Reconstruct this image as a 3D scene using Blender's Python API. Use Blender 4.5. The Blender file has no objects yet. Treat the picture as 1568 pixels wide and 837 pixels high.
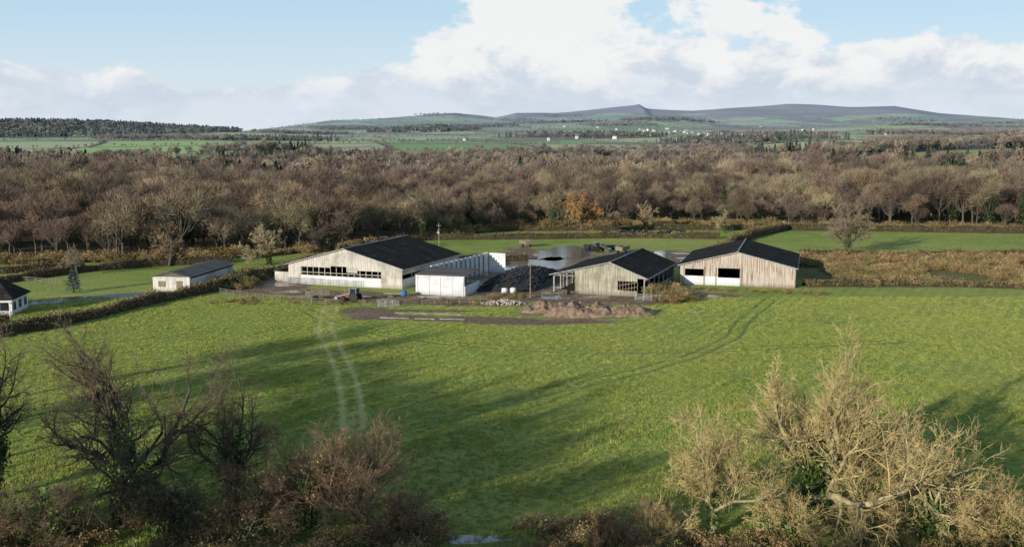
import bpy, math, random
import numpy as np
from mathutils import Vector
random.seed(7)
RNG=np.random.default_rng(11)
scene=bpy.context.scene
D=bpy.data
# ------------------------------------------------------------------ node helper
class E:
    def __init__(s,nt,sock): s.nt=nt; s.s=sock
    def _op(s,op,*o):
        n=s.nt.nodes.new('ShaderNodeMath'); n.operation=op
        for i,v in enumerate((s,)+o):
            if isinstance(v,E): s.nt.links.new(v.s,n.inputs[i])
            else: n.inputs[i].default_value=v
        return E(s.nt,n.outputs[0])
    def __add__(s,o): return s._op('ADD',o)
    def __sub__(s,o): return s._op('SUBTRACT',o)
    def __mul__(s,o): return s._op('MULTIPLY',o)
    def __truediv__(s,o): return s._op('DIVIDE',o)
    def min(s,o): return s._op('MINIMUM',o)
    def max(s,o): return s._op('MAXIMUM',o)
    def sin(s): return s._op('SINE')
    def floor(s): return s._op('FLOOR')
    def fract(s): return s._op('FRACT')
    def abs(s): return s._op('ABSOLUTE')
    def pow(s,o): return s._op('POWER',o)
    def exp(s): return s._op('EXPONENT')
    def sstep(s,a,b):
        n=s.nt.nodes.new('ShaderNodeMapRange'); n.interpolation_type='SMOOTHSTEP'
        s.nt.links.new(s.s,n.inputs[0])
        n.inputs[1].default_value=a;n.inputs[2].default_value=b
        return E(s.nt,n.outputs[0])
def noise(nt,vec,scale,detail=3,rough=.55,dist=0,color=False):
    n=nt.nodes.new('ShaderNodeTexNoise'); n.inputs['Scale'].default_value=scale
    n.inputs['Detail'].default_value=detail; n.inputs['Roughness'].default_value=rough
    n.inputs['Distortion'].default_value=dist
    nt.links.new(vec,n.inputs['Vector'])
    return E(nt,n.outputs['Color' if color else 'Fac'])
def mix(nt,f,a,b):
    n=nt.nodes.new('ShaderNodeMix'); n.data_type='RGBA'
    for sock,v in ((n.inputs[0],f),(n.inputs[6],a),(n.inputs[7],b)):
        if isinstance(v,E): nt.links.new(v.s,sock)
        elif isinstance(v,(tuple,list)): sock.default_value=tuple(v)+(1,)
        else: sock.default_value=v
    return E(nt,n.outputs[2])
def position(nt):
    g=nt.nodes.new('ShaderNodeNewGeometry')
    sep=nt.nodes.new('ShaderNodeSeparateXYZ'); nt.links.new(g.outputs['Position'],sep.inputs[0])
    return g.outputs['Position'],E(nt,sep.outputs[0]),E(nt,sep.outputs[1]),E(nt,sep.outputs[2])
HAZE_TINT=(.37,.45,.58)
def haze_tint(nt,col,y,k=7500.):  # aerial haze painted into the base colour, growing with world y
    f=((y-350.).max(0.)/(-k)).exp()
    return mix(nt,(f*-1.)+1.,col,HAZE_TINT)
def newmat(name,rough=.8,spec=.3):
    m=D.materials.new(name); m.use_nodes=True; nt=m.node_tree
    b=nt.nodes['Principled BSDF']; b.inputs['Roughness'].default_value=rough
    b.inputs['Specular IOR Level'].default_value=spec
    return m,nt,b
def simple(name,c1,c2=None,scale=1.,rough=.8,spec=.2,bump=0.,detail=2,inst=0.,hz=False,stretch=None,c3=None,block=None):
    m,nt,b=newmat(name,rough,spec)
    c2=c2 or tuple(x*.7 for x in c1)
    tc=nt.nodes.new('ShaderNodeTexCoord'); vec=tc.outputs['Object']
    if stretch:
        mp=nt.nodes.new('ShaderNodeMapping'); mp.inputs['Scale'].default_value=stretch
        nt.links.new(vec,mp.inputs[0]); vec=mp.outputs[0]
    nz=noise(nt,vec,scale,detail)
    col=mix(nt,nz.sstep(.35,.65),c1,c2)
    if inst:
        oi=nt.nodes.new('ShaderNodeObjectInfo'); r=E(nt,oi.outputs['Random'])
        if c3: col=mix(nt,r.sstep(.5,.9)*.85,col,c3)
        if block:   # stands of one species
            p,x,y,z=position(nt); col=mix(nt,noise(nt,p,.012,2).sstep(.48,.58)*.7,col,block)
        hs=nt.nodes.new('ShaderNodeHueSaturation')
        nt.links.new(col.s,hs.inputs['Color'])
        v=((r*7.31).fract()-.5)*inst+1.
        nt.links.new(v.s,hs.inputs['Value']); col=E(nt,hs.outputs[0])
    if hz:
        p,x,y,z=position(nt); col=haze_tint(nt,col,y)
    nt.links.new(col.s,b.inputs['Base Color'])
    if bump:
        bp=nt.nodes.new('ShaderNodeBump'); bp.inputs['Strength'].default_value=bump; bp.inputs['Distance'].default_value=.1
        nt.links.new(noise(nt,vec,scale*3,4).s,bp.inputs['Height']); nt.links.new(bp.outputs[0],b.inputs['Normal'])
    return m
# ------------------------------------------------------------------ mesh helper
def link(o,parent=None):
    scene.collection.objects.link(o)
    if parent: o.parent=parent
    return o
def empty(name,loc=(0,0,0),rz=0.):
    e=D.objects.new(name,None); e.location=loc; e.rotation_euler=(0,0,rz); e.empty_display_size=1
    return link(e)
class MB:
    def __init__(s): s.v=[];s.f=[];s.m=[]
    def poly(s,vs,faces,mi=0):
        o=len(s.v); s.v+= [tuple(v) for v in vs]; s.f+=[tuple(i+o for i in f) for f in faces]; s.m+=[mi]*len(faces)
    def box(s,c,sz,rz=0,mi=0):
        cx,cy,cz=c; a,b,h=[q/2 for q in sz]; co,si=math.cos(rz),math.sin(rz); vs=[]
        for z in(-h,h):
            for x,y in((-a,-b),(a,-b),(a,b),(-a,b)): vs.append((cx+x*co-y*si,cy+x*si+y*co,cz+z))
        s.poly(vs,[(3,2,1,0),(4,5,6,7),(0,1,5,4),(1,2,6,5),(2,3,7,6),(3,0,4,7)],mi)
    def beam(s,p,q,w,mi=0,sides=4):
        s.loft([p,q],[w,w],sides,mi)
    def loft(s,pts,rad,sides=8,mi=0,sq=1.):
        n=len(pts); vs=[];P=[Vector(p) for p in pts]
        for i,p in enumerate(P):
            t=(P[min(i+1,n-1)]-P[max(i-1,0)]).normalized()
            ref=Vector((0,0,1)) if abs(t.z)<.9 else Vector((1,0,0))
            a=t.cross(ref).normalized(); b=a.cross(t)
            for k in range(sides):
                an=2*math.pi*(k+.5)/sides
                vs.append(p+rad[i]*(math.cos(an)*a*sq+math.sin(an)*b))
        fs=[]
        for i in range(n-1):
            for k in range(sides):
                k2=(k+1)%sides; fs.append((i*sides+k,i*sides+k2,(i+1)*sides+k2,(i+1)*sides+k))
        fs.append(tuple(range(sides))); fs.append(tuple(range((n-1)*sides,n*sides))[::-1])
        s.poly(vs,fs,mi)
    def obj(s,name,mats,parent=None,loc=(0,0,0),rz=0,smooth=False,bevel=0):
        me=D.meshes.new(name); me.from_pydata(s.v,[],s.f)
        for m in (mats if isinstance(mats,(list,tuple)) else [mats]): me.materials.append(m)
        me.polygons.foreach_set('material_index',s.m)
        if smooth: me.polygons.foreach_set('use_smooth',[True]*len(s.f))
        me.update(); o=D.objects.new(name,me); o.location=loc; o.rotation_euler=(0,0,rz)
        link(o,parent)
        if bevel:
            b=o.modifiers.new('b','BEVEL'); b.width=bevel; b.segments=2
        return o
class NM: # numpy mesh accumulator
    def __init__(s): s.V=[];s.F=[];s.M=[];s.n=0
    def add(s,V,F,mi):
        s.V.append(V.reshape(-1,3)); s.F.append(F+s.n); s.M.append(np.full(len(F),mi)); s.n+=V.reshape(-1,3).shape[0]
    def mesh(s,name,mats,smooth=False,scale=1.):
        V=(np.concatenate(s.V)*scale).astype(np.float32)
        me=D.meshes.new(name); me.vertices.add(len(V)); me.vertices.foreach_set('co',V.ravel())
        tot=np.concatenate([np.full(len(f),f.shape[1]) for f in s.F]); idx=np.concatenate([f.ravel() for f in s.F])
        st=np.concatenate([[0],np.cumsum(tot)[:-1]])
        me.loops.add(len(idx)); me.loops.foreach_set('vertex_index',idx.astype(np.int32))
        me.polygons.add(len(tot)); me.polygons.foreach_set('loop_start',st.astype(np.int32))
        me.polygons.foreach_set('material_index',np.concatenate(s.M).astype(np.int32))
        for m in mats: me.materials.append(m)
        me.update(calc_edges=True); me.validate()
        if smooth: me.shade_smooth()
        return me
def nrm(a): return a/(np.linalg.norm(a,axis=-1,keepdims=True)+1e-9)
def tubes(nm,pts,rad,S,mi):
    N,K,_=pts.shape
    t=nrm(np.gradient(pts,axis=1)); ref=np.array([.3,.2,.93]); ref2=np.array([1.,.1,0])
    rr=np.where((np.abs((t*ref).sum(-1))>.9)[...,None],ref2,ref)
    a=nrm(np.cross(t,rr)); b=np.cross(a,t)
    an=np.arange(S)*2*math.pi/S
    V=pts[:,:,None,:]+rad[:,:,None,None]*(np.cos(an)[None,None,:,None]*a[:,:,None,:]+np.sin(an)[None,None,:,None]*b[:,:,None,:])
    base=(np.arange(N)*K*S)[:,None,None]+(np.arange(K-1)*S)[None,:,None]; k=np.arange(S)[None,None,:]; k2=(k+1)%S
    F=np.stack([base+k,base+k2,base+S+k2,base+S+k],-1).reshape(-1,4)
    nm.add(V,F,mi)
def leaves(nm,C,size,mi,rng,flat=0.):
    N=len(C); a=nrm(rng.normal(size=(N,3))); b=nrm(np.cross(a,rng.normal(size=(N,3))))
    s=size*rng.uniform(.6,1.3,(N,1))
    V=np.stack([C-a*s*.5,C+b*s*.35,C+a*s*.5,C-b*s*.35],1)
    nm.add(V,np.arange(N*4).reshape(N,4),mi)
def slivers(nm,C,A,ln,wd,mi,rng):
    N=len(C); b=nrm(np.cross(A,rng.normal(size=(N,3)))); ln=ln*rng.uniform(.6,1.3,(N,1)); wd=wd*rng.uniform(.7,1.2,(N,1))
    V=np.stack([C-A*ln*.5-b*wd*.5,C-A*ln*.5+b*wd*.5,C+A*ln*.5+b*wd*.2,C+A*ln*.5-b*wd*.2],1)
    nm.add(V,np.arange(N*4).reshape(N,4),mi)
def grow(rng,H,spec,trunk=.35,rad=.024,matlvl=2,nm=None,base=None,D0=None,floor=0.):
    """spec rows: K,S,jit,up,nchild,ratio,amin,amax,t0,rr"""
    nm=nm or NM()
    P=np.array(base if base is not None else [[0,0,-.2]],float); Dr=nrm(np.array(D0 if D0 is not None else [[.02,.03,1]],float))
    L=np.full(len(P),H*trunk); R=np.full(len(P),H*rad); store=[]
    for li,(K,S,jit,up,nc,ratio,a0,a1,t0,rr) in enumerate(spec):
        N=len(P); pts=np.zeros((N,K+1,3)); ds=np.zeros((N,K+1,3)); p=P.copy(); d=Dr.copy()
        for k in range(K+1):
            pts[:,k]=p; ds[:,k]=d
            d=nrm(d+rng.normal(size=(N,3))*jit+np.array([0,0,up])); p=p+d*(L/K)[:,None]
        tt=np.linspace(0,1,K+1)[None,:]; rads=R[:,None]*(1-.55*tt if nc else 1-.8*tt)
        rads=np.maximum(rads,floor*(1 if nc else (1-.5*tt)))
        if li==0: rads[:,0]*=1.35
        pts[...,2]=np.maximum(pts[...,2],-.3)
        tubes(nm,pts,rads,S,0 if li<matlvl else 1); store.append((pts,rads))
        if nc:
            j=np.arange(nc)[None,:]; t=t0+(1-t0)*(j+rng.uniform(0,1,(N,nc)))/nc; t[:,-1]=1.
            fi=t*K; i0=np.minimum(fi.astype(int),K-1); fr=(fi-i0)[...,None]; ar=np.arange(N)[:,None]
            cp=pts[ar,i0]*(1-fr)+pts[ar,i0+1]*fr; cd=ds[ar,i0]
            perp=nrm(np.cross(cd,rng.normal(size=(N,nc,3))))
            ang=rng.uniform(a0,a1,(N,nc)); ang[:,-1]*=.5
            dd=np.cos(ang)[...,None]*cd+np.sin(ang)[...,None]*perp
            cl=L[:,None]*ratio*rng.uniform(.65,1.25,(N,nc))*(1.2-.45*t)
            cr=(R[:,None]*(1-.55*t))*rr
            P=cp.reshape(-1,3); Dr=nrm(dd.reshape(-1,3)); L=cl.ravel(); R=cr.ravel()
    return nm,store
def near_pts(rng,store,levels,n,off):
    A=np.concatenate([store[l][0].reshape(-1,3) for l in levels]); i=rng.integers(0,len(A),n)
    return A[i]+rng.normal(size=(n,3))*off
# ------------------------------------------------------------------ materials
M={}
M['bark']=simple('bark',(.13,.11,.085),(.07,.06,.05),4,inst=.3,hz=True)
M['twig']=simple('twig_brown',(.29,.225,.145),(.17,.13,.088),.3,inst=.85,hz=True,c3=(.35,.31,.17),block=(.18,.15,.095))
M['twig2']=simple('twig_mauve',(.215,.158,.12),(.135,.098,.078),.3,inst=.85,hz=True,c3=(.30,.225,.135),block=(.165,.112,.086))
M['oakbark']=simple('oak_bark',(.15,.125,.085),(.07,.06,.04),3,bump=.5)
M['oaktwig']=simple('oak_twig',(.21,.165,.105),(.125,.098,.065),1)
M['lichbark']=simple('lichen_bark',(.42,.37,.20),(.22,.19,.11),2,bump=.4)
M['lichtwig']=simple('lichen_twig',(.60,.48,.22),(.36,.28,.13),.8)
M['ivy']=simple('ivy_leaf',(.09,.14,.028),(.045,.08,.016),2,rough=.45,spec=.5)
M['evergreen']=simple('evergreen_leaf',(.055,.08,.035),(.03,.045,.02),1,inst=.4,hz=True)
M['orange']=simple('autumn_leaf',(.44,.25,.10),(.28,.16,.07),1.5)
M['shrub']=simple('shrub_twig',(.30,.215,.13),(.17,.125,.08),.8)
M['bluecon']=simple('blue_spruce_needles',(.09,.14,.13),(.045,.075,.065),2)
M['hedge']=simple('hedge_twig',(.24,.17,.09),(.12,.11,.048),.5)
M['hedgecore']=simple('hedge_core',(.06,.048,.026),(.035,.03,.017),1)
M['bramble']=simple('bramble',(.36,.235,.12),(.18,.15,.06),.8,inst=.8,c3=(.20,.20,.07))
M['grassblade']=simple('grass_blade',(.32,.38,.08),(.21,.28,.058),.05,inst=.6,c3=(.45,.41,.13))
# ------------------------------------------------------------------ terrain
EX=[-1200,-400,-128,-97,-66,-47,-28,3,60,86,167,400,1200]
EY=[250,250,258,263,275,290,318,357,374,362,348,340,340]
def wedge(x): return np.interp(x,EX,EY)
# skyline of the moor, height above the plain along its crest (x, z in metres, crest at y=7000)
RX=np.array([-6100,-3430,-2900,-2250,-1400,-1155,-1045,-718,-368,-105,26,289,595,800,836,880,1164,1470,1820,2258,2520,2783,3133,3430,4445,6195])
RZ=np.array([40,40,44,36,38,92,124,144,166,132,166,172,200,222,230,202,182,202,230,212,218,168,130,106,84,60])
def vnoise(x,y,s,seed):
    x=np.asarray(x,float)/s+seed*17.3;y=np.asarray(y,float)/s+seed*9.7
    xi=np.floor(x);yi=np.floor(y);fx=x-xi;fy=y-yi;fx=fx*fx*(3-2*fx);fy=fy*fy*(3-2*fy)
    h=lambda a,b:np.modf(np.abs(np.sin(a*127.1+b*311.7)*43758.5453))[0]
    return (h(xi,yi)*(1-fx)+h(xi+1,yi)*fx)*(1-fy)+(h(xi,yi+1)*(1-fx)+h(xi+1,yi+1)*fx)*fy
def sst(a,b,x):
    t=np.clip((np.asarray(x,float)-a)/(b-a),0,1); return t*t*(3-2*t)
def terr(x,y):
    x=np.asarray(x,float);y=np.asarray(y,float)
    xr=x*7000/np.maximum(y,4500)*.5+x*.5
    rid=np.interp(xr,RX,RZ)
    rs=(np.interp(xr-250,RX,RZ)+np.interp(xr+250,RX,RZ)+rid)/3
    prof=np.interp(y,[1180,2000,3000,4200,5400,6300,7000],[0,15,33,56,92,130,400])
    blend=sst(5300,7000,y)
    z=np.minimum(prof*(.85+.3*vnoise(x,y*.7,900,41)),rs)*(1-blend)+rid*blend*(1-.35*sst(7000,9000,y))
    # combes cut into the moor face
    z=z*(1-.24*vnoise(x+y*.2,y*.3,420,23)*sst(4200,5400,y)*(1-sst(6500,7000,y)))
    env=sst(1300,2300,y)*(1-sst(6200,7000,y))*sst(-2600,400,x+y*.3)
    z=z+env*(17*(vnoise(x,y,520,2)-.45)+24*(vnoise(x,y*.5,800,12)-.5)*sst(2600,4200,y))
    # nearer wooded knolls
    z=z+27*np.exp(-((x+1400)/430)**2-((y-2900)/420)**2)+8*np.exp(-((x+1000)/350)**2-((y-3000)/300)**2)
    z=z+24*np.exp(-((x+290)/200)**2-((y-3500)/280)**2)+28*np.exp(-((x-640)/240)**2-((y-4300)/260)**2)+18*np.exp(-((x-1300)/300)**2-((y-3400)/260)**2)
    z=z+sst(6200,6900,y)*9*(vnoise(x,y,260,5)-.5)
    z=z+sst(440,700,y)*(1-sst(1300,1700,y))*11*(vnoise(x,y,230,61)-.4)+sst(700,1200,y)*sst(200,500,x)*12*(1-sst(1800,2500,y))
    return np.where(y<440,0,z)
def axis(a,lo,hi,n):
    t=np.linspace(math.asinh(lo/a),math.asinh(hi/a),n); return a*np.sinh(t)
xs=axis(400,-9000,9000,420); ys=np.concatenate([np.linspace(-600,440,23)[:-1],np.linspace(440,9500,350)])
X,Y=np.meshgrid(xs,ys); Z=terr(X,Y)
nm=NM(); n1,n2=X.shape; ii=(np.arange(n1-1)[:,None]*n2+np.arange(n2-1)[None,:]).ravel()
nm.add(np.stack([X,Y,Z],-1),np.stack([ii,ii+1,ii+n2+1,ii+n2],1),0)
gm,nt,b=newmat('ground_grass_and_mud',.9,.15)
pos,x,y,z=position(nt)
n_big=noise(nt,pos,.018,4,.6); n_mid=noise(nt,pos,.11,4,.65); n_fine=noise(nt,pos,1.3,4,.7); n_vf=noise(nt,pos,6.,2,.7)
g=mix(nt,n_mid.sstep(.30,.70),(.22,.31,.062),(.32,.40,.085))
g=mix(nt,n_big.sstep(.40,.70)*.7,g,(.45,.43,.13))
g=mix(nt,n_fine.sstep(.46,.72)*.7,g,(.11,.165,.038))
g=mix(nt,n_vf.sstep(.55,.75)*.4,g,(.42,.36,.16))
rowc=(x*.86-y*.5+(y/37.).sin()*3.+(x/51.).sin()*4.)
rows=((rowc*3.1).sin()*.5+.5)
g=mix(nt,rows.pow(2.)*.34*n_mid.sstep(.3,.6),g,(.47,.45,.16))
tram=((rowc/13.).fract()-.5).abs(); tr1=((tram-.07).abs()*-1.+.02).sstep(0,.014)
g=mix(nt,tr1*.5*(n_mid+n_fine*.7).sstep(.78,1.05),g,(.12,.15,.04))
def seg(ax,ay,bx,by):
    L2=(bx-ax)**2+(by-ay)**2
    t=(((x-ax)*(bx-ax))+((y-ay)*(by-ay)))/L2; t=t.max(0.).min(1.)
    dx=x-(t*(bx-ax)+ax); dy=y-(t*(by-ay)+ay); return (dx*dx+dy*dy).pow(.5)
def track(tk):
    ds=None
    for a_,b_ in zip(tk,tk[1:]):
        s_=seg(*a_,*b_); ds=s_ if ds is None else ds.min(s_)
    return ds+(n_fine-.5)*1.6+(n_mid-.5)*2.
TK1=[(-34,193),(-33,182),(-31,170),(-27,155),(-22.5,138),(-19.5,124),(-17.5,112)]; TK2=[(-15,108),(-6,117),(5,128),(17,139),(27,150),(35,163),(40,178),(50,200)]; TK3=[(24,181),(37,185),(50,188),(90,196),(130,196)]; TK4=[(-38,190),(-31,176),(-20,165),(-7,157),(10,152),(30,153),(60,160)]
T1=track(TK1);T2=track(TK2);T3=track(TK3);T4=track(TK4)
g=mix(nt,((T1-2.6)*-1.).sstep(0,1.8)*.45,g,(.52,.50,.16))
g=mix(nt,((T1-1.1).abs()*-1.+.6).sstep(0,.5)*.75,g,(.60,.53,.22))
g=mix(nt,((T2-1.0).abs()*-1.+.5).sstep(0,.45)*.6,g,(.10,.135,.04))
g=mix(nt,((T4-1.0).abs()*-1.+.5).sstep(0,.45)*.45,g,(.10,.14,.04))
g=mix(nt,((T3-1.1).abs()*-1.+.5).sstep(0,.45)*.6,g,(.44,.34,.16))
# mud
md=None
ELL=[(-10,180,18,2.8,-.10),(-26,186,5,7,.3),(7,177,14,2.4,.06),(14,186,13,6,.1),(-18,188.5,13,1.5,-.05),(-20,203,31,7,-.25),(10,215,30,19,-.2),(0,262,13,34,-.15),(8,250,20,20,0),(38,268,30,20,.1),(-50,222,9,16,-.3),(38,208,8,4,-.2)]
for (cx,cy,rx,ry,ro) in ELL:
    co,si=math.cos(ro),math.sin(ro); dx=x-cx;dy=y-cy
    u=(dx*co+dy*si)/rx; v=(dy*co-dx*si)/ry; r=(u*u+v*v).pow(.5); md=r if md is None else md.min(r)
mdn=md+(n_mid-.5)*1.5+(n_fine-.5)*1.0
mmask=(mdn*-1.).sstep(-1.15,-.85)
mudc=mix(nt,n_fine.sstep(.35,.65),(.31,.22,.15),(.14,.10,.07))
mudc=mix(nt,n_mid.sstep(.5,.7)*.6,mudc,(.36,.29,.20))
br=((x-62).sstep(0,6)*(y+(n_mid-.5)*10.-217.).sstep(0,2)*((y*-1.)+(n_mid-.5)*8.+275.).sstep(0,3))
br2=((y*-1.)+(n_mid-.5)*24.+83.).sstep(0,5)
rough=mix(nt,n_fine.sstep(.35,.65),(.20,.155,.08),(.10,.11,.04))
g=mix(nt,br.max(br2)*.85,g,rough)
near=mix(nt,mmask,g,mudc)
CLR=[(520,1020,260,150),(290,600,110,32),(-290,760,150,50),(60,720,70,28),(-70,1030,110,70),(180,1200,160,80),(-520,1170,240,110)]
cl=None
for (cx,cy,rx,ry) in CLR:
    u=(x-cx)/rx; v=(y-cy)/ry; r=(u*u+v*v).pow(.5); cl=r if cl is None else cl.min(r)
near=mix(nt,(cl-1.).sstep(0,.06)*y.sstep(430,445),near,(.10,.08,.045))
near=haze_tint(nt,near,y)
# far patchwork of fields
wx=(y/430.).sin()*70.+(y/170.).sin()*22.; wy=(x/510.).sin()*90.+(x/190.).sin()*25.
fu=x*.93+y*.36+wx; fv=y*.93-x*.36+wy
row=(fv/290.).floor(); fu2=fu+(row*12.9).sin()*97.; colm=(fu2/230.).floor()
cv=nt.nodes.new('ShaderNodeCombineXYZ'); nt.links.new(row.s,cv.inputs[0]); nt.links.new(colm.s,cv.inputs[1])
wn=nt.nodes.new('ShaderNodeTexWhiteNoise'); nt.links.new(cv.outputs[0],wn.inputs['Vector']); wr=E(nt,wn.outputs['Value'])
fc=mix(nt,wr.sstep(.30,.31),(.24,.38,.10),(.40,.54,.14)); fc=mix(nt,wr.sstep(.56,.57),fc,(.50,.50,.23)); fc=mix(nt,wr.sstep(.82,.83),fc,(.34,.24,.16))
hx=((fu2/230.).fract()-.5).abs().sstep(.47,.485); hy=((fv/290.).fract()-.5).abs().sstep(.465,.48)
fc=mix(nt,hx.max(hy),fc,(.07,.07,.04))
fc=mix(nt,noise(nt,pos,.0030,3).sstep(.54,.59)*.75,fc,(.19,.155,.105))
moor=mix(nt,noise(nt,pos,.004,5).sstep(.4,.6),(.25,.17,.14),(.26,.22,.13))
moor=mix(nt,noise(nt,pos,.0016,4).sstep(.52,.62)*.8,moor,(.18,.14,.135))
fc=mix(nt,(z+(noise(nt,pos,.002,5)-.5)*150.-132.).sstep(0,14),fc,moor)
far=haze_tint(nt,fc,y)
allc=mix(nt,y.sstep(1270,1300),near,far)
nt.links.new(allc.s,b.inputs['Base Color'])
pud=(noise(nt,pos,.13,3,.5)+((y-236.).abs()*-1.).sstep(-60,0)*.04).sstep(.57,.60)*mmask*((y-200.).sstep(0,6))
rg=(pud*-.74)+.92; nt.links.new(rg.s,b.inputs['Roughness']); sp_=pud*.6+.1; nt.links.new(sp_.s,b.inputs['Specular IOR Level'])
bp=nt.nodes.new('ShaderNodeBump'); bp.inputs['Distance'].default_value=.6
bs=(pud*-1.+1.)*(y.sstep(400,900)*-1.+1.)*.85; nt.links.new(bs.s,bp.inputs['Strength'])
hh=n_fine*.7+n_vf*.4+rows*.22; nt.links.new(hh.s,bp.inputs['Height']); nt.links.new(bp.outputs[0],b.inputs['Normal'])
go=D.objects.new('ground',nm.mesh('ground',[gm],True)); link(go)
mb=MB(); vs=[];fs=[]
for i,(a_,b_) in enumerate(zip(EX,EY)): vs+=[(a_,b_-.5,.04),(a_,438,.04)]
for i in range(len(EX)-1): fs.append((i*2,i*2+2,i*2+3,i*2+1))
mb.poly(vs,fs); mb.obj('woodland_floor',simple('leaf_litter',(.11,.085,.05),(.065,.06,.03),.15,rough=1.,spec=0.))
# standing water
wm,nt,b=newmat('puddle_water',.16,1.); b.inputs['Base Color'].default_value=(.09,.09,.09,1)
tcw=nt.nodes.new('ShaderNodeTexCoord'); bpw=nt.nodes.new('ShaderNodeBump'); bpw.inputs['Strength'].default_value=.3; bpw.inputs['Distance'].default_value=.05
nt.links.new(noise(nt,tcw.outputs['Object'],.8,2).s,bpw.inputs['Height']); nt.links.new(bpw.outputs[0],b.inputs['Normal'])
def puddle(cx,cy,rx,ry,rz,seed):
    n=72; an=np.arange(n)*2*math.pi/n; rr=.55+.75*vnoise(np.cos(an)*1.8+seed,np.sin(an)*1.8,1.,seed)+.2*vnoise(np.cos(an)*6,np.sin(an)*6+seed,1.,seed+2)
    X=np.cos(an)*rr*rx;Y=np.sin(an)*rr*ry; co,si=math.cos(rz),math.sin(rz)
    mb=MB(); mb.poly([(cx+a*co-c*si,cy+a*si+c*co,.035) for a,c in zip(X,Y)],[tuple(range(n))]); mb.obj('puddle',wm)
puddle(14,283,7,17,-.35,1); puddle(9,260,5.5,12,-.2,2); puddle(9,203.5,3.2,2.2,0,3); puddle(-2,246,2.5,7,-.3,4); puddle(-2.8,79.8,2.6,.8,.1,5); puddle(-33,206,5,1.3,-.3,6); puddle(34,211,3,1.2,-.3,7); puddle(33,187,1.6,.5,.2,8)
# ------------------------------------------------------------------ scatter
def scatter(name,coll,P,rz,sc,idx,zs=None):
    me=D.meshes.new(name); me.vertices.add(len(P)); me.vertices.foreach_set('co',np.asarray(P,np.float32).ravel())
    a=me.attributes.new('rot','FLOAT_VECTOR','POINT'); r=np.zeros((len(P),3),np.float32); r[:,2]=rz; a.data.foreach_set('vector',r.ravel())
    a=me.attributes.new('scl','FLOAT_VECTOR','POINT'); s3=np.stack([sc,sc,sc if zs is None else zs],1).astype(np.float32); a.data.foreach_set('vector',s3.ravel())
    a=me.attributes.new('idx','INT','POINT'); a.data.foreach_set('value',np.asarray(idx,np.int32))
    o=D.objects.new(name,me); link(o)
    ng=D.node_groups.new(name,'GeometryNodeTree')
    ng.interface.new_socket('Geometry',in_out='INPUT',socket_type='NodeSocketGeometry'); ng.interface.new_socket('Geometry',in_out='OUTPUT',socket_type='NodeSocketGeometry')
    gi=ng.nodes.new('NodeGroupInput');gz=ng.nodes.new('NodeGroupOutput');ci=ng.nodes.new('GeometryNodeCollectionInfo');ip=ng.nodes.new('GeometryNodeInstanceOnPoints')
    ci.inputs['Collection'].default_value=coll; ci.inputs['Separate Children'].default_value=True; ci.inputs['Reset Children'].default_value=True
    def na(t,nme):
        n=ng.nodes.new('GeometryNodeInputNamedAttribute'); n.data_type=t; n.inputs['Name'].default_value=nme
        return [s for s in n.outputs if s.enabled and s.name=='Attribute'][0]
    L=ng.links.new
    L(gi.outputs[0],ip.inputs['Points']);L(ci.outputs[0],ip.inputs['Instance']);ip.inputs['Pick Instance'].default_value=True
    L(na('INT','idx'),ip.inputs['Instance Index']);L(na('FLOAT_VECTOR','rot'),ip.inputs['Rotation']);L(na('FLOAT_VECTOR','scl'),ip.inputs['Scale'])
    L(ip.outputs[0],gz.inputs[0])
    md=o.modifiers.new('scatter','NODES'); md.node_group=ng
    return o
def coll(name,meshes):
    c=D.collections.new(name)
    for i,me in enumerate(meshes): c.objects.link(D.objects.new(name+'_'+'abcdefghijkl'[i],me))
    return c
def rng(s): return np.random.default_rng(s)
def wood_tree(seed,tw,H=13,R=6.,nl=13,ns=1300,sl=1.3,sw=.09,ivy=0,top=.62,lr=(.27,.43)):
    """bare broadleaf: forked trunk, limbs out to lobes of twigs"""
    r=rng(seed); nm=NM()
    u=nrm(r.normal(size=(nl,3))); u[:,2]=np.abs(u[:,2])*1.0-.25; c=u*np.array([R*.70,R*.70,H*.32])*r.uniform(.6,1.08,(nl,1))+np.array([0,0,H*top])
    rl=R*r.uniform(*lr,nl)
    f=np.array([0,0,H*.26]); tubes(nm,np.array([[[0,0,-1.5],[.1,0,H*.14],f,[0,.1,H*.55]]]),np.array([[.38,.28,.24,.1]]),5,0)
    m=(f[None]*.5+c*.5); m[:,2]-=.6; tubes(nm,np.stack([np.repeat(f[None],nl,0),m,c],1),np.tile([.16,.10,.06],(nl,1)),3,0)
    k=r.integers(0,nl,ns); d=nrm(r.normal(size=(ns,3))+np.array([0,0,.3])); q=r.uniform(.2,1,(ns,1))**.45
    C=c[k]+d*rl[k][:,None]*q; A=nrm(d+r.normal(size=(ns,3))*.5+np.array([0,0,.25])+nrm(C-np.array([0,0,H*.4]))*.5)
    slivers(nm,C,A,sl,sw,1,r)
    if ivy: leaves(nm,np.column_stack([r.normal(size=(ivy,2))*.9,r.uniform(1,H*.7,ivy)]),.5,2,r)
    return nm.mesh('bare_tree',[M['bark'],M[tw],M['evergreen']])
def conifer(seed,H=14,mat='evergreen',n=1800,W=.24,ls=.8):
    r=rng(seed); nm=NM()
    tubes(nm,np.array([[[0,0,0],[0,0,H*.5],[0,0,H]]],float),np.array([[.25,.15,.02]]),5,0)
    t=r.uniform(.06,1,n)**.8; ang=r.uniform(0,6.283,n); rad=H*W*(1-t**1.4)*(.75+.25*np.sin(t*60))*r.uniform(.5,1.05,n)**.5
    C=np.stack([np.cos(ang)*rad,np.sin(ang)*rad,t*H-rad*.15],1); leaves(nm,C,ls*H/14,1,r)
    return nm.mesh('conifer',[M['bark'],M[mat]])
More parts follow.
